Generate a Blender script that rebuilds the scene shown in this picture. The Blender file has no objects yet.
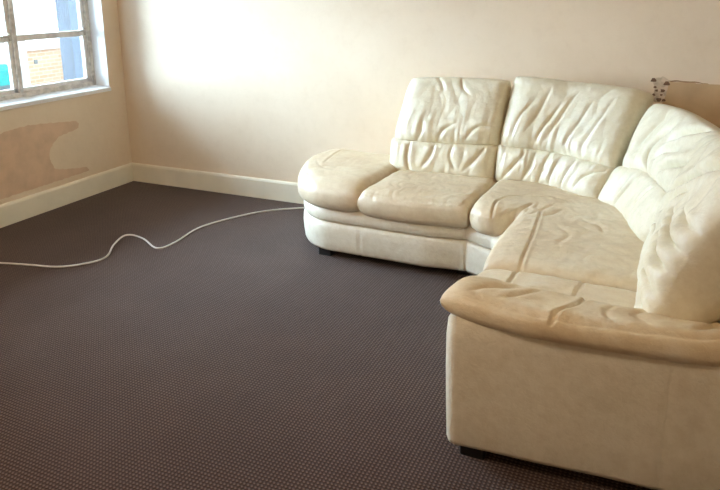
import bpy, math
import numpy as np
from mathutils import Matrix, Vector

C = bpy.context.scene.collection
rng = np.random.default_rng(7)

# ------------------------------------------------------------------ helpers
def link(name, verts, faces, mat=None, parent=None, smooth=True):
    me = bpy.data.meshes.new(name)
    me.from_pydata([tuple(map(float, v)) for v in verts], [], [tuple(map(int, f)) for f in faces])
    me.update()
    if smooth:
        me.polygons.foreach_set('use_smooth', [True] * len(me.polygons))
    o = bpy.data.objects.new(name, me)
    C.objects.link(o)
    if mat:
        me.materials.append(mat)
    if parent:
        o.parent = parent
    return o

def empty(name, loc):
    o = bpy.data.objects.new(name, None)
    C.objects.link(o)
    o.location = loc
    return o

class MB:
    def __init__(s): s.v = []; s.f = []
    def box(s, x0, x1, y0, y1, z0, z1):
        n = len(s.v)
        s.v += [(x, y, z) for z in (z0, z1) for y in (y0, y1) for x in (x0, x1)]
        s.f += [tuple(n + i for i in q) for q in
                [(0, 2, 3, 1), (4, 5, 7, 6), (0, 1, 5, 4), (2, 6, 7, 3), (0, 4, 6, 2), (1, 3, 7, 5)]]
        return s
    def prism(s, poly, axis, a, b):
        """poly of 2D points extruded along axis from a to b"""
        n = len(s.v); k = len(poly)
        def mk(p, t):
            return {'x': (t, p[0], p[1]), 'y': (p[0], t, p[1]), 'z': (p[0], p[1], t)}[axis]
        s.v += [mk(p, a) for p in poly] + [mk(p, b) for p in poly]
        if k > 12:
            from mathutils.geometry import tessellate_polygon
            for t in tessellate_polygon([[Vector((p[0], p[1], 0)) for p in poly]]):
                s.f.append(tuple(n + i for i in t)[::-1]); s.f.append(tuple(n + k + i for i in t))
        else:
            s.f.append(tuple(n + i for i in range(k))[::-1]); s.f.append(tuple(n + k + i for i in range(k)))
        for i in range(k):
            j = (i + 1) % k
            s.f.append((n + i, n + j, n + k + j, n + k + i))
        return s
    def build(s, name, mat=None, parent=None, bevel=0, smooth=False, seg=2):
        o = link(name, s.v, s.f, mat, parent, smooth)
        import bmesh
        bm = bmesh.new(); bm.from_mesh(o.data)
        bmesh.ops.recalc_face_normals(bm, faces=bm.faces)
        bm.to_mesh(o.data); bm.free()
        if bevel:
            m = o.modifiers.new('bevel', 'BEVEL'); m.width = bevel; m.segments = seg; m.limit_method = 'ANGLE'
        return o

def structure(o):
    o['kind'] = 'structure'; return o

# numpy gradient noise
_perm = rng.permutation(512)
def perlin(x, y, seed=0):
    xi = np.floor(x).astype(int); yi = np.floor(y).astype(int)
    xf = x - xi; yf = y - yi
    def g(ix, iy):
        h = _perm[(ix + _perm[(iy + seed * 37) % 512]) % 512]
        a = h * (2 * np.pi / 512) * 13.0
        return np.cos(a), np.sin(a)
    def dot(ix, iy, dx, dy):
        gx, gy = g(ix, iy); return gx * dx + gy * dy
    f = lambda t: t * t * t * (t * (t * 6 - 15) + 10)
    u = f(xf); v = f(yf)
    a = dot(xi, yi, xf, yf); b = dot(xi + 1, yi, xf - 1, yf)
    c = dot(xi, yi + 1, xf, yf - 1); d = dot(xi + 1, yi + 1, xf - 1, yf - 1)
    return (a * (1 - u) + b * u) * (1 - v) + (c * (1 - u) + d * u) * v

def curve(pts):
    """Catmull-Rom through pts, arc-length parametrised; returns f(s in 0..1) -> Nx3"""
    P = np.array(pts, float)
    if len(P) == 2:
        return lambda s: P[0] + (P[1] - P[0]) * np.asarray(s)[..., None]
    Q = np.vstack([2 * P[0] - P[1], P, 2 * P[-1] - P[-2]])
    out = []
    for i in range(len(P) - 1):
        p0, p1, p2, p3 = Q[i:i + 4]
        for t in np.linspace(0, 1, 24, endpoint=False):
            out.append(.5 * ((2 * p1) + (-p0 + p2) * t + (2 * p0 - 5 * p1 + 4 * p2 - p3) * t * t + (-p0 + 3 * p1 - 3 * p2 + p3) * t ** 3))
    out.append(P[-1]); out = np.array(out)
    L = np.r_[0, np.cumsum(np.linalg.norm(np.diff(out, axis=0), axis=1))]; L /= L[-1]
    return lambda s: np.stack([np.interp(s, L, out[:, k]) for k in range(3)], -1)

def seg_dist(X, Y, poly):
    """distance to polyline and running parameter 0..1"""
    best = np.full(X.shape, 1e9); par = np.zeros(X.shape)
    n = len(poly) - 1
    for i in range(n):
        ax, ay = poly[i]; bx, by = poly[i + 1]
        dx, dy = bx - ax, by - ay
        t = np.clip(((X - ax) * dx + (Y - ay) * dy) / (dx * dx + dy * dy + 1e-12), 0, 1)
        d = np.hypot(X - ax - t * dx, Y - ay - t * dy)
        m = d < best
        best = np.where(m, d, best); par = np.where(m, (i + t) / n, par)
    return best, par

def smooth_poly(pts, k=8):
    if len(pts) < 3: return pts
    c = curve([(p[0], p[1], 0) for p in pts])
    return [tuple(q[:2]) for q in c(np.linspace(0, 1, k * (len(pts) - 1) + 1))]

def pillow(name, c0, c1, tf, tb, mat, parent, N=110, M=90, pu=4, qu=2.2, pv=4, qv=2.2,
           toward=(0, 0, 1), folds=(), creases=(), seams=(), side=None, prof_extra=None, gathers=None, cr=(.05, .10)):
    """A stuffed leather cushion: lofted between curves c0 (t=0) and c1 (t=1), bulging tf forward and tb back.
    creases: (points in (s,t), depth, width) fading at their ends; seams: (points, space, depth, width)"""
    a = np.sin(np.linspace(-1, 1, N) * np.pi / 2) * .55 + np.linspace(-1, 1, N) * .45
    b = np.sin(np.linspace(-1, 1, M) * np.pi / 2) * .55 + np.linspace(-1, 1, M) * .45
    U, V = np.meshgrid(a, b, indexing='ij')
    S, T = (U + 1) / 2, (V + 1) / 2
    f0, f1 = curve(c0), curve(c1)
    S = (U * (1 - cr[0] * np.abs(V) ** 6) + 1) / 2; T = (V * (1 - cr[1] * np.abs(U) ** 8) + 1) / 2   # rounded plan corners
    A, B = f0(S), f1(S)
    mid = A + (B - A) * T[..., None]
    if side:                                # side(S,T) -> offset vector field
        mid = mid + side(S, T)
    du = np.gradient(mid, axis=0); dv = np.gradient(mid, axis=1)
    n = np.cross(du, dv); n /= np.linalg.norm(n, axis=-1, keepdims=True) + 1e-9
    flip = np.sum(n * np.array(toward), -1).mean() < 0
    if flip: n = -n
    W = np.linalg.norm(f0(np.array([0.]))[0] - f0(np.array([1.]))[0])
    Wl = np.linalg.norm(np.diff(f0(np.linspace(0, 1, 40)), axis=0), axis=1).sum()
    H = np.linalg.norm(B - A, axis=-1).mean()
    P = (1 - np.abs(U) ** pu).clip(0) ** (1 / qu) * (1 - np.abs(V) ** pv).clip(0) ** (1 / qv)
    if prof_extra is not None: P = P * prof_extra(S, T)
    mask = np.clip(P * 1.6, 0, 1)
    d = np.zeros(P.shape)
    for (fx, fy, amp, seed, kind) in folds:
        x = S * Wl * fx; y = T * H * fy
        wx = x + 1.1 * perlin(x * .35 + 3, y * .5 + 9, seed + 5); wy = y + .8 * perlin(x * .4 + 7, y * .45, seed + 6)
        m = perlin(wx, wy, seed)
        if kind == 'b': m = np.abs(m) ** .8 - .28          # billows with sharp valleys
        elif kind == 'r': m = -np.maximum(0, .12 - np.abs(m)) / .12 * np.clip(perlin(x * .5 + 20, y * .5, seed + 9) * 3 + .4, 0, 1)
        d += amp * m
    for (pts, depth, width) in creases:
        pp = smooth_poly([(p[0] * Wl, p[1] * H) for p in pts])
        D, par = seg_dist(S * Wl, T * H, pp)
        fade = np.clip(np.sin(np.pi * np.clip(par, .02, .98)), 0, 1) ** .5
        d -= depth * fade * (np.exp(-(D / (.8 * width)) ** 1.5) - .3 * np.exp(-((D - 2.4 * width) / (1.6 * width)) ** 2))
    for (pts, space, depth, width) in seams:
        if space == 'xy': X, Y = mid[..., 0], mid[..., 1]; pp = smooth_poly(pts)
        else: X, Y = S * Wl, T * H; pp = smooth_poly([(p[0] * Wl, p[1] * H) for p in pts])
        D, par = seg_dist(X, Y, pp)
        d -= depth * np.exp(-(D / width) ** 2)
        d += depth * .25 * np.exp(-((D - 2.6 * width) / (1.3 * width)) ** 2)
    if gathers is not None: d += gathers(S, T)
    front = mid + n * (tf * P + d * mask)[..., None]
    back = mid - n * (tb * P)[..., None]
    idx = np.arange(N * M).reshape(N, M)
    bidx = idx.copy() + N * M
    edge = np.zeros((N, M), bool); edge[0] = edge[-1] = True; edge[:, 0] = edge[:, -1] = True
    bidx[edge] = idx[edge]
    vs = np.vstack([front.reshape(-1, 3), back.reshape(-1, 3)])
    q1 = np.stack([idx[:-1, :-1], idx[1:, :-1], idx[1:, 1:], idx[:-1, 1:]], -1).reshape(-1, 4)
    q2 = np.stack([bidx[:-1, :-1], bidx[:-1, 1:], bidx[1:, 1:], bidx[1:, :-1]], -1).reshape(-1, 4)
    if flip: q1 = q1[:, ::-1]; q2 = q2[:, ::-1]
    fs = np.vstack([q1, q2])
    used = np.unique(fs); remap = -np.ones(len(vs), int); remap[used] = np.arange(len(used))
    o = link(name, vs[used], remap[fs], mat, parent)
    return o

def ringed(name, path, profile, mat, parent, seams=(), wob=0, ripple=None):
    """closed plan path (ccw) swept with a vertical profile of (offset, z); capped"""
    P = np.array(path, float)
    nx = np.roll(P, -1, 0) - np.roll(P, 1, 0)
    n = np.stack([nx[:, 1], -nx[:, 0]], -1); n /= np.linalg.norm(n, axis=1, keepdims=True)
    vs = []; fs = []
    k = len(P)
    for (off, z) in profile:
        o = np.full(k, off, float)
        for (sx, sy, d, w) in seams:
            D = np.hypot(P[:, 0] - sx, P[:, 1] - sy)
            o -= d * np.exp(-(D / w) ** 2)
            o += d * .5 * np.exp(-((D - 2 * w) / w) ** 2)
        if wob: o += wob * perlin(P[:, 0] * 4 + 11, P[:, 1] * 4 + z * 9, 3)
        q = P + n * o[:, None]
        vs += [(a[0], a[1], z) for a in q]
    m = len(profile)
    for i in range(m - 1):
        for j in range(k):
            jj = (j + 1) % k
            fs.append((i * k + j, i * k + jj, (i + 1) * k + jj, (i + 1) * k + j))
    from mathutils.geometry import tessellate_polygon
    for base, flip in ((0, True), ((m - 1) * k, False)):
        tris = tessellate_polygon([[Vector(vs[base + j]) for j in range(k)]])
        for t in tris:
            a, b, c = [Vector(vs[base + i]) for i in t]
            up = (b - a).cross(c - a).z > 0
            t = [base + i for i in t]
            fs.append(tuple(t if up != flip else t[::-1]))
    return link(name, vs, fs, mat, parent)

def round_path(pts, radii, step=.02):
    """polygon with rounded corners, densely resampled"""
    P = [np.array(p, float) for p in pts]; n = len(P); out = []
    for i in range(n):
        a, b, c = P[i - 1], P[i], P[(i + 1) % n]; r = radii[i]
        u = (a - b) / np.linalg.norm(a - b); v = (c - b) / np.linalg.norm(c - b)
        if r <= 0: out.append(b); continue
        ang = math.acos(np.clip(u @ v, -1, 1)); t = r / math.tan(ang / 2)
        p, q = b + u * t, b + v * t
        cen = b + (u + v) / np.linalg.norm(u + v) * r / math.sin(ang / 2)
        a0 = math.atan2(*(p - cen)[::-1]); a1 = math.atan2(*(q - cen)[::-1])
        dlt = (a1 - a0 + math.pi) % (2 * math.pi) - math.pi
        for s in np.linspace(0, 1, 9): out.append(cen + r * np.array([math.cos(a0 + dlt * s), math.sin(a0 + dlt * s)]))
    dense = []
    for i in range(len(out)):
        a, b = out[i], out[(i + 1) % len(out)]; L = np.linalg.norm(b - a)
        if L < 1e-5: continue
        m = max(1, int(round(L / step)))
        dense += [a + (b - a) * t / m for t in range(m)]
    return dense

# ------------------------------------------------------------------ materials
def mat(name):
    m = bpy.data.materials.new(name); m.use_nodes = True
    nt = m.node_tree; b = nt.nodes['Principled BSDF']
    return m, nt, b
def node(nt, t, **kw):
    n = nt.nodes.new(t)
    for k, v in kw.items():
        if k in n.inputs: n.inputs[k].default_value = v
        else: setattr(n, k, v)
    return n
def ramp(nt, src, stops):
    r = node(nt, 'ShaderNodeValToRGB'); e = r.color_ramp.elements
    while len(e) < len(stops): e.new(.5)
    for i, (p, c) in enumerate(stops): e[i].position = p; e[i].color = (*c, 1)
    nt.links.new(src, r.inputs[0]); return r.outputs[0]
def objcoord(nt):
    return node(nt, 'ShaderNodeTexCoord').outputs['Object']
def bump(nt, b, h, strength, dist):
    n = node(nt, 'ShaderNodeBump', Strength=strength, Distance=dist)
    nt.links.new(h, n.inputs['Height']); nt.links.new(n.outputs[0], b.inputs['Normal']); return n

def leather(name, c1, c2, c3, rough=.42, stain=2.6, spec=.5):
    m, nt, b = mat(name); co = objcoord(nt)
    n1 = node(nt, 'ShaderNodeTexNoise', Scale=stain, Detail=4., Roughness=.6); nt.links.new(co, n1.inputs['Vector'])
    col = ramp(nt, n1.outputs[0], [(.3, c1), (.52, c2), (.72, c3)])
    n2 = node(nt, 'ShaderNodeTexNoise', Scale=22., Detail=6., Roughness=.7); nt.links.new(co, n2.inputs['Vector'])
    mx = node(nt, 'ShaderNodeMixRGB', blend_type='MULTIPLY'); mx.inputs[0].default_value = .45
    nt.links.new(col, mx.inputs[1])
    nt.links.new(ramp(nt, n2.outputs[0], [(.35, (.80, .75, .66)), (.6, (1, 1, 1))]), mx.inputs[2])
    nt.links.new(mx.outputs[0], b.inputs['Base Color'])
    b.inputs['Roughness'].default_value = rough
    b.inputs['Specular IOR Level'].default_value = spec
    v = node(nt, 'ShaderNodeTexVoronoi', Scale=230.); nt.links.new(co, v.inputs['Vector'])
    n3 = node(nt, 'ShaderNodeTexNoise', Scale=38., Detail=5., Roughness=.6, Distortion=.6); nt.links.new(co, n3.inputs['Vector'])
    ad = node(nt, 'ShaderNodeMath', operation='MULTIPLY_ADD'); ad.inputs[1].default_value = .12
    nt.links.new(v.outputs[0], ad.inputs[0]); nt.links.new(n3.outputs[0], ad.inputs[2])
    dis = node(nt, 'ShaderNodeVectorMath', operation='MULTIPLY_ADD'); dis.inputs[1].default_value = (.05,) * 3
    nd = node(nt, 'ShaderNodeTexNoise', Scale=9., Detail=3.); nt.links.new(co, nd.inputs['Vector'])
    nt.links.new(nd.outputs['Color'], dis.inputs[0]); nt.links.new(co, dis.inputs[2])
    vc = node(nt, 'ShaderNodeTexVoronoi', Scale=24., feature='DISTANCE_TO_EDGE'); nt.links.new(dis.outputs[0], vc.inputs['Vector'])
    mr = node(nt, 'ShaderNodeMapRange'); mr.inputs[1].default_value = 0; mr.inputs[2].default_value = .12; nt.links.new(vc.outputs[0], mr.inputs[0])
    a2 = node(nt, 'ShaderNodeMath', operation='MULTIPLY_ADD'); a2.inputs[1].default_value = .10
    nt.links.new(mr.outputs[0], a2.inputs[0]); nt.links.new(ad.outputs[0], a2.inputs[2])
    bump(nt, b, a2.outputs[0], .38, .007)
    return m

M = {}
M['back'] = leather('cream_leather_back', (.76, .69, .52), (.80, .74, .58), (.82, .78, .64), .40, 2.2)
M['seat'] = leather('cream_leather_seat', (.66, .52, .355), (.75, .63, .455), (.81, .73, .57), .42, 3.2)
M['arm'] = leather('tan_worn_leather', (.67, .52, .33), (.77, .65, .46), (.83, .75, .60), .45, 4.5)
M['base'] = leather('cream_leather_panel', (.74, .68, .55), (.78, .72, .59), (.81, .76, .64), .45, 2.)

def plain(name, col, rough=.6, noise=None, amount=.15, bumpy=0, metallic=0):
    m, nt, b = mat(name)
    b.inputs['Roughness'].default_value = rough; b.inputs['Metallic'].default_value = metallic
    n1 = node(nt, 'ShaderNodeTexNoise', Scale=noise or 8., Detail=5.); nt.links.new(objcoord(nt), n1.inputs['Vector'])
    lo = tuple(c * (1 - amount) for c in col)
    nt.links.new(ramp(nt, n1.outputs[0], [(.35, lo), (.6, col)]), b.inputs['Base Color'])
    if bumpy: bump(nt, b, n1.outputs[0], .4, bumpy)
    return m
M['foot'] = plain('black_plastic_and_shade', (.012, .011, .011), .5)  # feet, and the sheet that paints the shadow under the sofa
M['skirting'] = plain('cream_gloss_paint', (.86, .79, .64), .35, 6, .06)
M['sill'] = plain('white_gloss_paint', (.86, .87, .87), .35, 10, .05)
M['frame'] = plain('weathered_window_metal', (.74, .70, .65), .5, 25, .3, .001)
M['framelite'] = plain('pale_window_paint', (.82, .80, .77), .5, 25, .15, .001)
M['brass'] = plain('dull_metal_latch', (.55, .52, .46), .35, 30, .2, 0, .8)
M['plaster'] = plain('bare_pink_plaster', (.74, .52, .36), .9, 9, .12, .001)
M['plaster2'] = plain('bare_brown_plaster', (.60, .41, .235), .9, 7, .15, .001)
M['filler'] = plain('pale_filler', (.68, .53, .38), .9, 30, .3, .002)
M['edge'] = plain('torn_paper_edge', (.42, .26, .14), .9, 20, .3)
M['hole'] = plain('dark_hole', (.20, .11, .06), .9, 30, .3)
M['cable'] = plain('white_cable_plastic', (.78, .74, .70), .45)
M['ceiling'] = plain('ceiling_paint', (.78, .72, .62), .9)
M['piping'] = leather('cream_leather_piping', (.62, .53, .40), (.68, .6, .46), (.72, .64, .5), .45)

def wall_mat():
    m, nt, b = mat('magnolia_wall_paint'); co = objcoord(nt)
    n1 = node(nt, 'ShaderNodeTexNoise', Scale=1.3, Detail=6., Roughness=.62); nt.links.new(co, n1.inputs['Vector'])
    col = ramp(nt, n1.outputs[0], [(.3, (.76, .61, .445)), (.5, (.80, .655, .49)), (.7, (.82, .68, .52))])
    n2 = node(nt, 'ShaderNodeTexNoise', Scale=16., Detail=7., Roughness=.7); nt.links.new(co, n2.inputs['Vector'])
    mx = node(nt, 'ShaderNodeMixRGB', blend_type='MULTIPLY'); mx.inputs[0].default_value = .3
    nt.links.new(col, mx.inputs[1]); nt.links.new(ramp(nt, n2.outputs[0], [(.3, (.9, .87, .83)), (.5, (1, 1, 1))]), mx.inputs[2])
    nt.links.new(mx.outputs[0], b.inputs['Base Color'])
    b.inputs['Roughness'].default_value = .62
    n3 = node(nt, 'ShaderNodeTexNoise', Scale=5., Detail=8., Roughness=.6); nt.links.new(co, n3.inputs['Vector'])
    bump(nt, b, n3.outputs[0], .35, .012)
    return m
M['wall'] = wall_mat()

def carpet_mat():
    m, nt, b = mat('dark_brown_dotted_carpet'); co = objcoord(nt)
    mp = node(nt, 'ShaderNodeMapping'); mp.inputs['Rotation'].default_value = (0, 0, math.radians(45))
    nt.links.new(co, mp.inputs[0])
    nz = node(nt, 'ShaderNodeTexNoise', Scale=60., Detail=2.); nt.links.new(co, nz.inputs['Vector'])
    wv = node(nt, 'ShaderNodeVectorMath', operation='MULTIPLY_ADD'); wv.inputs[1].default_value = (.004,) * 3
    nt.links.new(nz.outputs['Color'], wv.inputs[0]); nt.links.new(mp.outputs[0], wv.inputs[2])
    sp = node(nt, 'ShaderNodeSeparateXYZ'); nt.links.new(wv.outputs[0], sp.inputs[0])
    K = 2 * math.pi / .021
    def sn(out):
        a = node(nt, 'ShaderNodeMath', operation='MULTIPLY'); a.inputs[1].default_value = K; nt.links.new(out, a.inputs[0])
        s = node(nt, 'ShaderNodeMath', operation='SINE'); nt.links.new(a.outputs[0], s.inputs[0]); return s.outputs[0]
    pr = node(nt, 'ShaderNodeMath', operation='MULTIPLY'); nt.links.new(sn(sp.outputs[0]), pr.inputs[0]); nt.links.new(sn(sp.outputs[1]), pr.inputs[1])
    fb = node(nt, 'ShaderNodeTexNoise', Scale=260., Detail=3.); nt.links.new(co, fb.inputs['Vector'])
    ad = node(nt, 'ShaderNodeMath', operation='MULTIPLY_ADD'); ad.inputs[1].default_value = .7
    nt.links.new(fb.outputs[0], ad.inputs[0]); nt.links.new(pr.outputs[0], ad.inputs[2])
    dots = ramp(nt, ad.outputs[0], [(.62, (0, 0, 0)), (1.0, (1, 1, 1))])
    big = node(nt, 'ShaderNodeTexNoise', Scale=1.6, Detail=5., Roughness=.65); nt.links.new(co, big.inputs['Vector'])
    base = ramp(nt, big.outputs[0], [(.35, (.030, .014, .011)), (.65, (.042, .021, .016))])
    light = ramp(nt, big.outputs[0], [(.35, (.11, .070, .053)), (.65, (.15, .098, .076))])
    mx = node(nt, 'ShaderNodeMixRGB'); nt.links.new(dots, mx.inputs[0]); nt.links.new(base, mx.inputs[1]); nt.links.new(light, mx.inputs[2])
    nt.links.new(mx.outputs[0], b.inputs['Base Color'])
    b.inputs['Roughness'].default_value = .95; b.inputs['Specular IOR Level'].default_value = .15
    b.inputs['Sheen Weight'].default_value = .16; b.inputs['Sheen Roughness'].default_value = .6
    b.inputs['Sheen Tint'].default_value = (.90, .78, .72, 1)
    bump(nt, b, ad.outputs[0], .6, .003)
    return m
M['carpet'] = carpet_mat()

# ------------------------------------------------------------------ room
XL, YB, CZ = -4.222, 4.334, 2.62
XR, YF = 1.30, -2.2
WY0, WY1, WZ0, WZ1 = 1.98, 4.165, .843, 2.25          # window opening in the left wall
TH = .46
structure(MB().box(XL - .1, XR + .1, YF - .1, YB + .1, -.12, 0).build('floor', M['carpet']))
structure(MB().box(XL - .1, XR + .1, YF - .1, YB + .1, CZ, CZ + .12).build('ceiling', M['ceiling']))
structure(MB().box(XL - TH, XR + .1, YB, YB + .2, 0, CZ).build('wall_back', M['wall']))
structure(MB().box(XR, XR + .2, YF, YB, 0, CZ).build('wall_right', M['wall']))
structure(MB().box(XL - TH, XR + .1, YF - .2, YF, 0, CZ).build('wall_front', M['wall']))
wl = MB()
ox = XL - TH
wl.box(ox, XL, YF, YB, 0, WZ0 - .03); wl.box(ox, XL, YF, YB, WZ1, CZ)
wl.box(ox, XL, WY1, YB, WZ0 - .03, WZ1); wl.box(ox, XL, YF, WY0, WZ0 - .03, WZ1)
wall_left = structure(wl.build('wall_left', M['wall']))

# torn wallpaper patches, bare plaster showing (irregular edges)
def ragged(pts, amp, seed, closed=True, step=.012):
    out = []; n = len(pts)
    for i in range(n):
        a = np.array(pts[i]); b = np.array(pts[(i + 1) % n]); L = np.linalg.norm(b - a); m = max(1, int(L / step))
        for k in range(m):
            p = a + (b - a) * k / m
            if k: p = p + amp * np.array([perlin(np.array(p[0] * 30), np.array(p[1] * 30), seed), perlin(np.array(p[0] * 30 + 50), np.array(p[1] * 30), seed)])
            out.append(tuple(p))
    return out
left_patch = [(2.2, .66), (2.5, .60), (3.0, .635), (3.20, .665), (3.34, .672), (3.55, .655), (3.785, .625), (3.81, .60), (3.80, .57),
              (3.77, .56), (3.60, .535), (3.54, .49), (3.51, .45), (3.50, .385), (3.53, .305), (3.62, .275), (3.84, .24), (3.86, .205),
              (3.60, .20), (3.1, .196), (2.7, .19), (2.2, .19)]
o = MB().prism(ragged(left_patch, .010, 1), 'x', XL - .002, XL + .0006).build('bare_plaster', M['plaster'], wall_left)
o['label'] = 'bare pinkish plaster where wallpaper has torn away'
wall_back = bpy.data.objects['wall_back']
right_patch = [(-.04, 1.058), (.05, 1.056), (.2, 1.05), (.5, 1.04), (.9, 1.0), (.9, .5), (.3, .5), (-.03, .62), (-.055, .9)]
o = MB().prism(ragged(right_patch, .01, 2), 'y', YB - .0012, YB + .002).build('bare_plaster', M['plaster2'], wall_back)
o['label'] = 'bare brown plaster patch behind the corner of the sofa'
edge = [(-.03, 1.064), (.06, 1.062), (.13, 1.060), (.17, 1.054), (.1, 1.053), (-.02, 1.056)]
o = MB().prism(ragged(edge, .006, 4), 'y', YB - .0018, YB + .002).build('torn_edge', M['edge'], wall_back)
fill = [(-.115, 1.07), (-.06, 1.085), (-.02, 1.06), (-.03, 1.0), (-.045, .93), (-.10, .935), (-.10, 1.0)]
o = MB().prism(ragged(fill, .012, 5), 'y', YB - .003, YB + .002).build('filler_patch', M['filler'], wall_back)
h = MB()
for (x, z, r) in [(-.108, 1.062, .014), (-.035, 1.045, .015), (-.085, 1.0, .008), (-.10, .975, .009), (-.07, .945, .013), (-.045, .945, .010),
                  (-.055, 1.0, .011), (-.095, 1.02, .008), (-.06, .975, .007)]:
    q = [(x + r * (1 + .35 * math.sin(3 * t + x * 90)) * math.cos(t), z + r * 1.1 * (1 + .3 * math.cos(2 * t)) * math.sin(t)) for t in np.linspace(0, 2 * math.pi, 14, endpoint=False)]
    h.prism(q, 'y', YB - .0036, YB - .002)
h.build('screw_holes', M['hole'], wall_back)

# skirting boards with a rounded top
BH = .16
def skirt_profile(sign):
    return [(0, 0), (.022, 0), (.022, BH - .018), (.017, BH - .006), (.008, BH), (0, BH)]
structure(MB().prism([(YB - a, z) for a, z in skirt_profile(1)], 'x', XL + .0, XR).build('baseboard_back', M['skirting'], bevel=.002))
structure(MB().prism([(XL + a, z) for a, z in skirt_profile(1)], 'y', YF, YB - .0).build('baseboard_left', M['skirting'], bevel=.002))
structure(MB().prism([(XR - a, z) for a, z in skirt_profile(1)], 'y', YF, YB - .02).build('baseboard_right', M['skirting'], bevel=.002))
structure(MB().prism([(YF + a, z) for a, z in skirt_profile(1)], 'x', XL + .02, XR - .02).build('baseboard_front', M['skirting'], bevel=.002))

# windows
def window(idx, y0, y1, mullions, transoms, sill=True):
    w = empty('window_%d' % idx, (XL - .15, (y0 + y1) / 2, WZ0)); structure(w)
    def part(mb, name, m, bevel=.003):
        o = mb.build(name, m, w, bevel=bevel); o.matrix_parent_inverse = Matrix.Translation(w.location).inverted(); return o
    xf = XL - .148                                        # room-side face of the frame
    s = MB()                                              # sill board and white-painted reveals
    s.prism([(xf - .05, WZ0 - .03), (XL + .018, WZ0 - .03), (XL + .018, WZ0 - .004), (XL + .012, WZ0), (xf - .05, WZ0 + .018)], 'y', y0 - .0, y1 + .0)
    part(s, 'window_sill', M['sill'])
    r = MB()
    r.box(xf - .05, XL + .002, y1 - .006, y1, WZ0, WZ1); r.box(xf - .05, XL + .002, y0, y0 + .006, WZ0, WZ1)
    r.box(xf - .05, XL + .002, y0, y1, WZ1 - .006, WZ1)
    part(r, 'reveal_lining', M['sill'])
    f = MB(); d = .05
    zb = WZ0 + .014
    f.box(xf - d, xf, y0 + .006, y1 - .006, zb, zb + .034); f.box(xf - d, xf, y0 + .006, y1 - .006, WZ1 - .05, WZ1 - .006)
    for ys in (y0 + .006, y1 - .044):
        f.box(xf - d, xf, ys, ys + .038, zb, WZ1)
    # stepped outer rebate
    f.box(xf - .012, xf + .008, y1 - .022, y1 - .008, zb, WZ1); f.box(xf - .012, xf + .008, y0 + .01, y1 - .01, zb - .004, zb + .012)
    part(f, 'window_frame', M['frame'])
    ys = [y0 + .044] + list(mullions) + [y1 - .044]
    for k in range(len(ys) - 1):
        a = ys[k] + (.018 if k else 0); b = ys[k + 1] - (.018 if k < len(ys) - 2 else 0)
        g = MB(); g.box(xf - .032, xf - .026, a, b, zb + .03, WZ1 - .05)
        part(g, 'window_glass', M['glass'], 0)
        sh = MB(); t = .03
        sh.box(xf - .045, xf - .012, a, a + t * .5, zb + .034, WZ1 - .05); sh.box(xf - .045, xf - .012, b - t, b, zb + .034, WZ1 - .05)
        sh.box(xf - .045, xf - .012, a, b, zb + .034, zb + .034 + t); sh.box(xf - .045, xf - .012, a, b, WZ1 - .05 - t, WZ1 - .05)
        for z in transoms: sh.box(xf - .045, xf - .008, a, b, z - .024, z + .022)
        part(sh, 'sash', M['framelite'])
        la = MB(); z = transoms[0] + .012
        la.box(xf - .010, xf + .012, b - .085, b - .02, z, z + .014); la.box(xf - .004, xf + .004, b - .03, b - .012, z - .03, z + .03)
        part(la, 'window_latch', M['brass'])
    mu = MB()
    for y in mullions: mu.box(xf - .05, xf + .004, y - .017, y + .017, zb, WZ1 - .04)
    part(mu, 'mullion', M['frame'])
    ou = MB()                                             # outer reveal of rendered masonry seen through the glass, coloured dark for its shade
    ou.box(XL - TH - .02, xf - .055, y1 - .03, y1 + .0, WZ0 - .03, WZ1); ou.box(XL - TH - .02, xf - .055, y0, y0 + .03, WZ0 - .03, WZ1)
    ou.box(XL - TH - .02, xf - .055, y0, y1, WZ0 - .04, WZ0 + .0)
    part(ou, 'outer_reveal', M['render'], 0)
    return w
m, nt, b = mat('window_glass'); M['glass'] = m
out = nt.nodes['Material Output']; nt.nodes.remove(b)
tr = node(nt, 'ShaderNodeBsdfTransparent'); tr.inputs[0].default_value = (.97, .985, .98, 1)
gl = node(nt, 'ShaderNodeBsdfGlossy'); gl.inputs['Roughness'].default_value = .02
fr = node(nt, 'ShaderNodeFresnel', IOR=1.45); mx = node(nt, 'ShaderNodeMixShader')
nt.links.new(fr.outputs[0], mx.inputs[0]); nt.links.new(tr.outputs[0], mx.inputs[1]); nt.links.new(gl.outputs[0], mx.inputs[2]); nt.links.new(mx.outputs[0], out.inputs[0])
M['render'] = plain('shade_toned_render', (.016, .023, .034), .8, 12, .15)  # reveal lies in shade; the shade is put into this dark blue-grey
window(1, WY0, WY1, [2.73, 3.447], [1.286, 1.75])

# ------------------------------------------------------------------ street outside (room is on an upper floor)
GZ = -3.6
M['street'] = plain('wet_asphalt', (.12, .12, .12), .9, 1, .2)
M['facade'] = plain('white_facade', (.82, .84, .86), .9, 2, .08)
M['dark_glass'] = plain('shop_glass', (.25, .33, .38), .2, 2, .3)
M['teal'] = plain('teal_awning_cloth', (.01, .50, .50), .7, 5, .15)
m, nt, b = mat('pale_orange_brick'); M['brick'] = m
br = node(nt, 'ShaderNodeTexBrick', Scale=1.0); br.inputs['Color1'].default_value = (.70, .44, .28, 1); br.inputs['Color2'].default_value = (.78, .54, .38, 1)
br.inputs['Mortar'].default_value = (.75, .68, .6, 1); br.inputs['Brick Width'].default_value = .3; br.inputs['Row Height'].default_value = .11; br.inputs['Mortar Size'].default_value = .01
cx = node(nt, 'ShaderNodeSeparateXYZ'); nt.links.new(objcoord(nt), cx.inputs[0]); cc = node(nt, 'ShaderNodeCombineXYZ')
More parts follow.
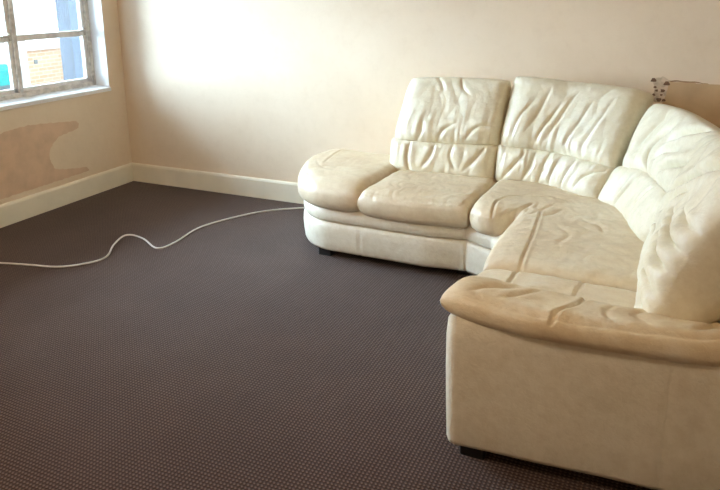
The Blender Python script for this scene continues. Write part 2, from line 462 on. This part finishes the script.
nt.links.new(cx.outputs[1], cc.inputs[0]); nt.links.new(cx.outputs[2], cc.inputs[1]); nt.links.new(cc.outputs[0], br.inputs['Vector']); nt.links.new(br.outputs[0], b.inputs['Base Color'])
b.inputs['Roughness'].default_value = .9
g = MB().box(-60, XL - TH - .03, -30, 60, GZ - .2, GZ).build('street_ground', M['street']); structure(g)

# ------------------------------------------------------------------ sofa
sofa = empty('corner_sofa', (-.9, 3.3, 0))
sofa['label'] = 'large cream leather corner sofa with worn tan seats, rounded end and pillow backs'
sofa['category'] = 'sofa'
PI_ = Matrix.Translation(sofa.location).inverted()
class Par: pass
def own(o, label=None):
    o.matrix_parent_inverse = PI_
    if label: o['label'] = label
    return o

ell = lambda cx, cy, rx, ry, a0, a1, n: [(cx + rx * math.cos(math.radians(a)), cy + ry * math.sin(math.radians(a))) for a in np.linspace(a0, a1, n)]
# plan outline, counter-clockwise starting at the back left
def footprint(grow=0.):
    pts = [(-2.15, 4.26)] + ell(-1.80, 3.87, .35, .455, 180, 270, 16)
    pts += [(-1.2, 3.405), (-.97, 3.44), (-.80, 3.35), (-.66, 3.15), (-.61, 2.9), (-.60, 2.30), (.39, 2.30), (.40, 4.26)]
    rad = [.03] + [0] * 16 + [0, .06, .06, .06, .06, 0, .02, .05]
    return round_path(pts, rad, .015)
fp = footprint()
seamsF = [(-1.60, 3.41, .008, .007), (-.967, 3.435, .006, .007), (-.61, 2.9, .004, .008)]
own(ringed('base_panel', fp, [(-.03, .055), (-.008, .058), (0, .075), (.004, .12), (.006, .17), (.004, .215), (-.004, .230), (-.016, .236), (-.05, .238)],
           M['base'], sofa, seamsF, .004))
own(ringed('seat_rail', fp, [(-.05, .234), (-.018, .237), (-.004, .245), (.004, .262), (.005, .285), (.0, .305), (-.012, .322), (-.04, .34), (-.08, .345)],
           M['base'], sofa, seamsF, .006))
# shell of the back, standing behind the pillows
shell = round_path([(-1.62, 4.13), (-.15, 4.13), (.14, 3.75), (.22, 2.12), (.385, 2.12), (.385, 4.26), (-1.62, 4.26)], [.03, .1, .1, .02, .05, .06, .03], .02)
own(ringed('back_shell', shell, [(-.02, .33), (0, .34), (.0, .74), (-.008, .78), (-.03, .80), (-.06, .805)], M['base'], sofa))
# arm
armp = round_path([(-.62, 2.17), (-.62, 1.985), (.40, 2.06), (.40, 2.19)], [.05, .04, .06, .03], .015)
own(ringed('arm_panel', armp, [(-.02, .055), (-.004, .058), (.001, .075), (.004, .2), (.007, .35), (.008, .46), (.002, .52), (-.02, .56), (-.08, .57)],
           M['base'], sofa, [(-.30, 2.015, .002, .007), (.07, 2.04, .0035, .012)], .005))

# ---- seat cushions
Z = .395
def W3(pts, z=Z): return [(p[0], p[1], z) for p in pts]
# rounded end cushion
fr_ = [(-2.165, 4.0)] + ell(-1.80, 3.87, .385, .50, 180, 262, 9) + [(-1.70, 3.362), (-1.595, 3.365)]
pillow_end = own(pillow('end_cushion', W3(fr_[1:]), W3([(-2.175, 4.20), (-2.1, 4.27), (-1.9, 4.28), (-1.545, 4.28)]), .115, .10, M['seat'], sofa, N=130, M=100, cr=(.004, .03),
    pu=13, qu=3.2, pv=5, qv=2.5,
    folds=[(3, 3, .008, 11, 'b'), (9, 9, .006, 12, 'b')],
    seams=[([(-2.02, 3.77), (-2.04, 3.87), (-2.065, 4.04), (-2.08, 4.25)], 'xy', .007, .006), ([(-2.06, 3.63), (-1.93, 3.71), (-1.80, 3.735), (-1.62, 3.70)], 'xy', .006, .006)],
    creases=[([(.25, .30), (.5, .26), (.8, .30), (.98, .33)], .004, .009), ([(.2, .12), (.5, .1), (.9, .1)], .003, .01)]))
# left seat
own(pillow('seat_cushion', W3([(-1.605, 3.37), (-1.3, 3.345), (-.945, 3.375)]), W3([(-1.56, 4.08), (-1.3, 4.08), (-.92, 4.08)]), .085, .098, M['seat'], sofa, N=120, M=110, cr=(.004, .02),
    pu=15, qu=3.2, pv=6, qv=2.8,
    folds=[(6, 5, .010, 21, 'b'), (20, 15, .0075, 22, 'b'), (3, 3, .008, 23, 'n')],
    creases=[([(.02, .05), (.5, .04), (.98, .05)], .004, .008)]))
# corner seat
cf = [(-.94, 3.385), (-.87, 3.33), (-.79, 3.32), (-.73, 3.36), (-.695, 3.385), (-.685, 3.30), (-.695, 3.15), (-.70, 2.95), (-.685, 2.68)]
cb = [(-.92, 4.10), (-.6, 4.06), (-.35, 3.95), (-.15, 3.78), (-.02, 3.55), (.05, 3.3), (.06, 3.05), (.07, 2.85), (.07, 2.665)]
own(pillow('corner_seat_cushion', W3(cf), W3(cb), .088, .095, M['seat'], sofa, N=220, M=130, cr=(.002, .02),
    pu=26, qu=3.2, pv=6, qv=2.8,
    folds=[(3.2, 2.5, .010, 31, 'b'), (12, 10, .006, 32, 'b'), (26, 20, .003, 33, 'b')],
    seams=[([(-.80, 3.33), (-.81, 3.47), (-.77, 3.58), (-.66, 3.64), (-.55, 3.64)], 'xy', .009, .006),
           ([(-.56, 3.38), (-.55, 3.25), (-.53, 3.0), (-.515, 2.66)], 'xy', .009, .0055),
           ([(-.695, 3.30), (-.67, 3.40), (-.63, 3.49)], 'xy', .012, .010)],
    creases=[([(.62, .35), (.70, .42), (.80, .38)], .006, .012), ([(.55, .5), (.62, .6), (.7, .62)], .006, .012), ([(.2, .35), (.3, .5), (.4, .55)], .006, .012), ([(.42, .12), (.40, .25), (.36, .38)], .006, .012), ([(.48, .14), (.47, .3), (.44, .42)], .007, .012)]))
# right seat beside the arm
own(pillow('seat_cushion', W3([(-.685, 2.665), (-.685, 2.45), (-.66, 2.09)]), W3([(.07, 2.65), (.07, 2.45), (.07, 2.09)]), .078, .075, M['seat'], sofa, N=90, M=110, cr=(.01, .03),
    pu=8, qu=3.0, pv=6, qv=2.6,
    folds=[(4, 4, .010, 41, 'b'), (12, 12, .006, 42, 'b')],
    seams=[([(-.515, 2.67), (-.52, 2.45), (-.52, 2.15)], 'xy', .009, .0055), ([(-.25, 2.67), (-.27, 2.45), (-.28, 2.15)], 'xy', .008, .0055)]))
# arm pad
own(pillow('arm_pad', [(-.652, 1.99, .588), (-.5, 1.972, .575), (-.3, 1.968, .567), (.1, 2.01, .568), (.25, 2.055, .573), (.43, 2.13, .585)], [(-.625, 2.24, .555), (-.3, 2.25, .535), (.1, 2.23, .525), (.43, 2.22, .52)],
    .055, .058, M['arm'], sofa, N=220, M=90, cr=(.01, .06), pu=16, qu=2.6, pv=3.5, qv=2.4,
    folds=[(4, 3, .012, 51, 'b'), (11, 6, .006, 52, 'b')],
    seams=[([(-.285, 1.93), (-.27, 2.02), (-.235, 2.08), (-.21, 2.16), (-.20, 2.35)], 'xy', .010, .006)],
    creases=[([(.02, .1), (.3, .06), (.7, .07), (.98, .1)], .006, .010), ([(.17, .2), (.22, .5), (.27, .8)], .008, .012), ([(.08, .25), (.12, .5), (.2, .7)], .008, .012),
             ([(.50, .15), (.47, .4), (.49, .7)], .006, .010), ([(.70, .2), (.76, .5), (.74, .8)], .007, .012), ([(.60, .2), (.55, .5), (.6, .8)], .006, .014)]), 'worn tan padded armrest')

# ---- back pillows: each has a lower roll and an upper pillow divided by a stitched gather
def gather(side_t, amp, freq, seed, reach=.35):
    def g(S, T):
        w = np.exp(-np.abs(T - side_t) / reach)
        x = S * freq + .6 * perlin(S * freq * .3, T * 3, seed + 2)
        return amp * w * (np.abs(perlin(x, T * 1.4 + 3, seed)) * 2 - .5)
    return g
def back_pillow(name, lo0, lo1, up0, up1, toward, seed, tl=.10, tu=.12, tb=.08, NU=130, lc=(), uc=(), label=None, fa=1., ug=.010, lg=.009, uk=None, lf=14):
    b = own(pillow(name, up0, up1, tu, tb, M['back'], sofa, N=NU, M=120, pu=7, qu=3.0, pv=6, qv=2.6, toward=toward, cr=(.025, .025),
        folds=[(4, 3, .020 * fa, seed, 'b'), (10, 4.5, .007 * fa, seed + 1, 'b'), (2, 2, .012, seed + 3, 'n')], gathers=gather(0, ug, 15, seed + 5, .3), creases=uc, **(uk or {})), label)
    l = pillow(name.replace('back_pillow', 'lumbar_roll'), lo0, lo1, tl, .06, M['back'], b, N=NU, M=80, pu=8, qu=3.0, pv=4, qv=2.6, toward=toward, cr=(.01, .02),
        folds=[(7, 2.2, .012, seed + 10, 'b'), (3, 3, .008, seed + 11, 'n')], gathers=gather(1, lg, lf, seed + 15, .5), creases=lc)
    return b
# A: left module
back_pillow('back_pillow', [(-1.64, 3.98, .43), (-.95, 3.98, .43)], [(-1.64, 4.03, .655), (-.93, 4.03, .665)],
            [(-1.63, 4.03, .615), (-1.3, 4.02, .62), (-.935, 4.03, .64)], [(-1.56, 4.17, 1.03), (-1.25, 4.185, 1.04), (-.905, 4.17, 1.04)],
            (0, -1, .2), 60, uc=[([(.25, .03), (.3, .15), (.28, .35)], .010, .012), ([(.45, .02), (.5, .2), (.6, .3)], .010, .012), ([(.7, .05), (.8, .25), (.97, .3)], .01, .012),
                                 ([(.55, .95), (.6, .8), (.68, .7)], .006, .01), ([(.3, .98), (.38, .85), (.42, .75)], .006, .01)],
            lc=[([(.22, .98), (.2, .5), (.24, .05)], .012, .012), ([(.45, .95), (.42, .6), (.35, .25)], .014, .014), ([(.62, .98), (.6, .6), (.66, .3)], .012, .013),
                ([(.9, .9), (.82, .55), (.75, .3)], .014, .014)])
# B: corner, left half
back_pillow('corner_back_pillow', [(-.94, 3.99, .44), (-.6, 3.95, .44), (-.30, 3.74, .44)], [(-.94, 4.03, .67), (-.58, 4.00, .655), (-.235, 3.80, .64)],
            [(-.935, 4.03, .635), (-.58, 4.00, .625), (-.24, 3.79, .60)], [(-.89, 4.19, 1.07), (-.5, 4.20, 1.035), (-.08, 4.13, .995)],
            (-.2, -1, .2), 80, NU=170, ug=.013, lf=18, lg=.013,
            uc=[([(.28, .03), (.33, .3), (.42, .62)], .011, .012), ([(.38, .1), (.42, .35), (.52, .8)], .010, .011), ([(.1, .1), (.12, .4), (.2, .65)], .009, .011),
                ([(.55, .05), (.6, .3), (.66, .7)], .009, .012), ([(.2, .25), (.26, .5), (.3, .8)], .008, .012), ([(.72, .1), (.76, .4), (.8, .75)], .007, .012)],
            lc=[([(.06, .05), (.14, .4), (.25, .9)], .014, .012), ([(.24, .1), (.3, .5), (.33, .95)], .013, .011), ([(.4, .05), (.42, .5), (.46, .95)], .014, .011),
                ([(.52, .1), (.54, .5), (.58, .95)], .014, .011), ([(.65, .02), (.68, .5), (.72, .95)], .014, .012), ([(.8, .2), (.85, .55), (.98, .85)], .012, .012)])
# C: corner, right half
back_pillow('corner_back_pillow', [(-.31, 3.75, .44), (-.17, 3.58, .44), (-.03, 3.14, .45)], [(-.215, 3.80, .655), (-.04, 3.60, .68), (.085, 3.02, .71)],
            [(-.20, 3.79, .61), (-.02, 3.54, .64), (.10, 2.98, .68)], [(-.045, 4.05, .95), (.14, 3.72, .96), (.29, 3.02, .97)],
            (-1, -.6, .2), 120, tu=.115, tl=.08, NU=190, fa=1.5, ug=.006, lg=.006,
            uc=[([(.34, .06), (.30, .35), (.40, .72)], .050, .020), ([(.55, .06), (.66, .25), (.90, .50)], .045, .018), ([(.45, .5), (.58, .72), (.8, .93)], .035, .018),
                ([(.44, .25), (.52, .42), (.66, .52)], .03, .015), ([(.12, .2), (.16, .5), (.22, .75)], .014, .015)],
            lc=[([(.25, .1), (.3, .5), (.32, .9)], .016, .010), ([(.6, .1), (.62, .5), (.66, .9)], .014, .010)])
# D: right module
back_pillow('back_pillow', [(-.03, 3.10, .44), (-.02, 2.7, .44), (-.01, 2.20, .46)], [(.06, 3.08, .66), (.04, 2.7, .66), (.05, 2.20, .66)],
            [(.045, 3.08, .56), (.03, 2.7, .55), (.02, 2.15, .54)], [(.25, 3.00, 1.01), (.27, 2.65, 1.04), (.26, 2.16, 1.04)],
            (-1, 0, .2), 150, tu=.11, tl=.06, tb=.16, NU=190, fa=1.6, ug=.006, lg=.005,
            uc=[([(.50, .47), (.75, .40), (.985, .47)], .035, .014), ([(.55, .34), (.78, .28), (.985, .33)], .035, .015), ([(.15, .40), (.35, .6), (.6, .8)], .035, .018),
                ([(.5, .14), (.75, .12), (.97, .18)], .022, .014), ([(.65, .60), (.82, .56), (.98, .61)], .025, .013), ([(.30, .35), (.42, .52), (.55, .62)], .022, .014),
                ([(.2, .12), (.3, .2), (.42, .18)], .02, .013), ([(.6, .03), (.68, .10), (.8, .08)], .02, .012), ([(.45, .75), (.62, .83), (.8, .95)], .03, .018)])

# feet
for (x, y) in [(-1.87, 3.50), (-1.0, 3.56), (-.53, 2.06), (.30, 2.12), (-2.0, 4.12), (.30, 4.15), (-.50, 2.95)]:
    own(MB().prism(round_path([(x - .045, y - .035), (x + .045, y - .035), (x + .045, y + .035), (x - .045, y + .035)], [.01] * 4, .02), 'z', 0, .062).build('foot', M['foot'], sofa), 'black plastic foot')
ul = round_path([(-2.05, 4.2), (-2.03, 3.75), (-1.8, 3.50), (-1.0, 3.52), (-.70, 3.2), (-.54, 2.9), (-.54, 2.06), (.34, 2.12), (.34, 4.2)], [.02, .05, .05, .05, .05, .05, .02, .02, .02], .05)
own(MB().prism(ul, 'z', .035, .075).build('underside_shade', M['foot'], sofa), 'black sheet standing in for the shadow under the sofa')  # recessed black sheet painting the shadow beneath the base

# ------------------------------------------------------------------ cable on the carpet
cp = [(-4.15, 2.42, .006), (-3.85, 2.50, .006), (-3.63, 2.563, .006), (-3.433, 2.615, .006), (-3.239, 2.665, .006), (-3.12, 2.79, .006), (-3.10, 2.90, .006),
      (-3.19, 3.05, .016), (-3.225, 3.20, .028), (-3.09, 3.21, .018), (-2.90, 3.13, .006), (-2.87, 3.27, .006), (-2.90, 3.569, .006), (-2.783, 3.875, .006),
      (-2.655, 4.06, .006), (-2.476, 4.20, .006), (-2.3, 4.28, .006), (-2.1, 4.29, .006)]
cu = bpy.data.curves.new('white_cable', 'CURVE'); cu.dimensions = '3D'; cu.bevel_depth = .0055; cu.bevel_resolution = 3; cu.resolution_u = 8
s = cu.splines.new('NURBS')
q = curve(cp)(np.linspace(0, 1, 90))
s.points.add(len(q) - 1)
for i, p in enumerate(q): s.points[i].co = (*p, 1)
s.use_endpoint_u = True; s.order_u = 3
tmp = bpy.data.objects.new('tmp', cu); me = bpy.data.meshes.new_from_object(tmp); bpy.data.objects.remove(tmp)
cable = bpy.data.objects.new('power_cable', me); C.objects.link(cable); me.materials.append(M['cable'])
me.polygons.foreach_set('use_smooth', [True] * len(me.polygons))
cable['label'] = 'thin white cable looping across the dark carpet from under the sofa'
cable['category'] = 'cable'

# ------------------------------------------------------------------ buildings across the street
def at_px(): pass
shop = empty('shop_building', (-17, 14, GZ)); shop['label'] = 'white building across the street with a teal awning, seen through the window'; shop['category'] = 'building'
sp_ = Matrix.Translation(shop.location).inverted()
def sp(mb, n, m, bevel=0):
    o = mb.build(n, m, shop, bevel=bevel); o.matrix_parent_inverse = sp_; return o
sp(MB().box(-24, -17, 4, 13.75, GZ, 4.5), 'wall', M['facade'])
for y in (5.2, 7.4, 9.6, 11.8):
    sp(MB().box(-17.02, -16.97, y, y + 1.1, .9, 2.5), 'window_pane', M['dark_glass'])
sp(MB().box(-17.03, -16.96, 8.0, 13.4, GZ + .5, -.82), 'shop_window', M['dark_glass'])
sp(MB().prism([(-17.0, -.30), (-17.0, -.7), (-16.5, -.82), (-16.5, -.42)], 'y', 7.5, 13.0), 'awning', M['teal'])
brk = empty('brick_building', (-17.5, 17, GZ)); brk['label'] = 'pale orange brick building across the street, seen through the right pane'; brk['category'] = 'building'
bp_ = Matrix.Translation(brk.location).inverted()
for mb, n, m in [(MB().box(-25, -17.2, 13.85, 22, GZ, -.02), 'wall', M['brick']), (MB().box(-25.1, -17.1, 13.8, 22.1, -.02, .12), 'roof', M['facade']),
                 (MB().box(-17.23, -17.16, 14.12, 14.22, -.42, -.30), 'window_pane', M['dark_glass']), (MB().box(-17.23, -17.16, 18, 19, -2.2, -1.0), 'window_pane', M['dark_glass'])]:
    o = mb.build(n, m, brk); o.matrix_parent_inverse = bp_

# ------------------------------------------------------------------ light
w = bpy.data.worlds.new('sky'); bpy.context.scene.world = w; w.use_nodes = True
bg = w.node_tree.nodes['Background']; bg.inputs[0].default_value = (.86, .94, 1.0, 1); bg.inputs[1].default_value = 3.0
def light(name, kind, loc, rot, **kw):
    l = bpy.data.lights.new(name, kind); o = bpy.data.objects.new(name, l); C.objects.link(o)
    o.location = loc; o.rotation_euler = rot
    for k, v in kw.items(): setattr(l, k, v)
    return o
for (a, b2) in ((WY0, WY1),):
    p = light('window_portal', 'AREA', (XL - TH - .03, (a + b2) / 2, (WZ0 + WZ1) / 2), (0, -math.pi / 2, 0), shape='RECTANGLE', size=WZ1 - WZ0, size_y=b2 - a)
    p.data.cycles.is_portal = True
sd = Vector((.78, .47, -.25))
sun = light('hazy_sun', 'SUN', (-12, 2, 8), sd.to_track_quat('-Z', 'Y').to_euler(), energy=100, color=(.58, .79, 1.0), angle=math.radians(100))
light('added_warm_fill', 'POINT', (-1.9, .7, 2.25), (0, 0, 0), energy=72, color=(1, .83, .64), shadow_soft_size=.2)  # unseen warm fill lamp, added to raise the ambient light

# ------------------------------------------------------------------ camera
f, pyc, pit, roll, yaw = 1.05648014 * 640, 149.669173, .23224152, -.01231621, -.43716125
ff = Vector((math.sin(yaw) * math.cos(pit), math.cos(yaw) * math.cos(pit), -math.sin(pit)))
rt = Vector((math.cos(yaw), -math.sin(yaw), 0)); up = rt.cross(ff)
rr = rt * math.cos(roll) + up * math.sin(roll); uu = -rt * math.sin(roll) + up * math.cos(roll)
cd = bpy.data.cameras.new('camera'); cam = bpy.data.objects.new('camera', cd); C.objects.link(cam)
R = Matrix((rr, uu, -ff)).transposed().to_4x4()
cam.matrix_world = Matrix.Translation((0, 0, 1.6)) @ R
cd.sensor_fit = 'HORIZONTAL'; cd.sensor_width = 36; cd.lens = f / 720 * 36
cd.shift_y = -(245 - pyc) / 720
cd.clip_start = .02
sc = bpy.context.scene; sc.camera = cam
vs = sc.view_settings; vs.view_transform = 'Standard'; vs.look = 'None'; vs.exposure = 0.02; vs.gamma = 1; vs.use_curve_mapping = False
sc.cycles.use_denoising = True
sc.cycles.max_bounces = 10; sc.cycles.diffuse_bounces = 6
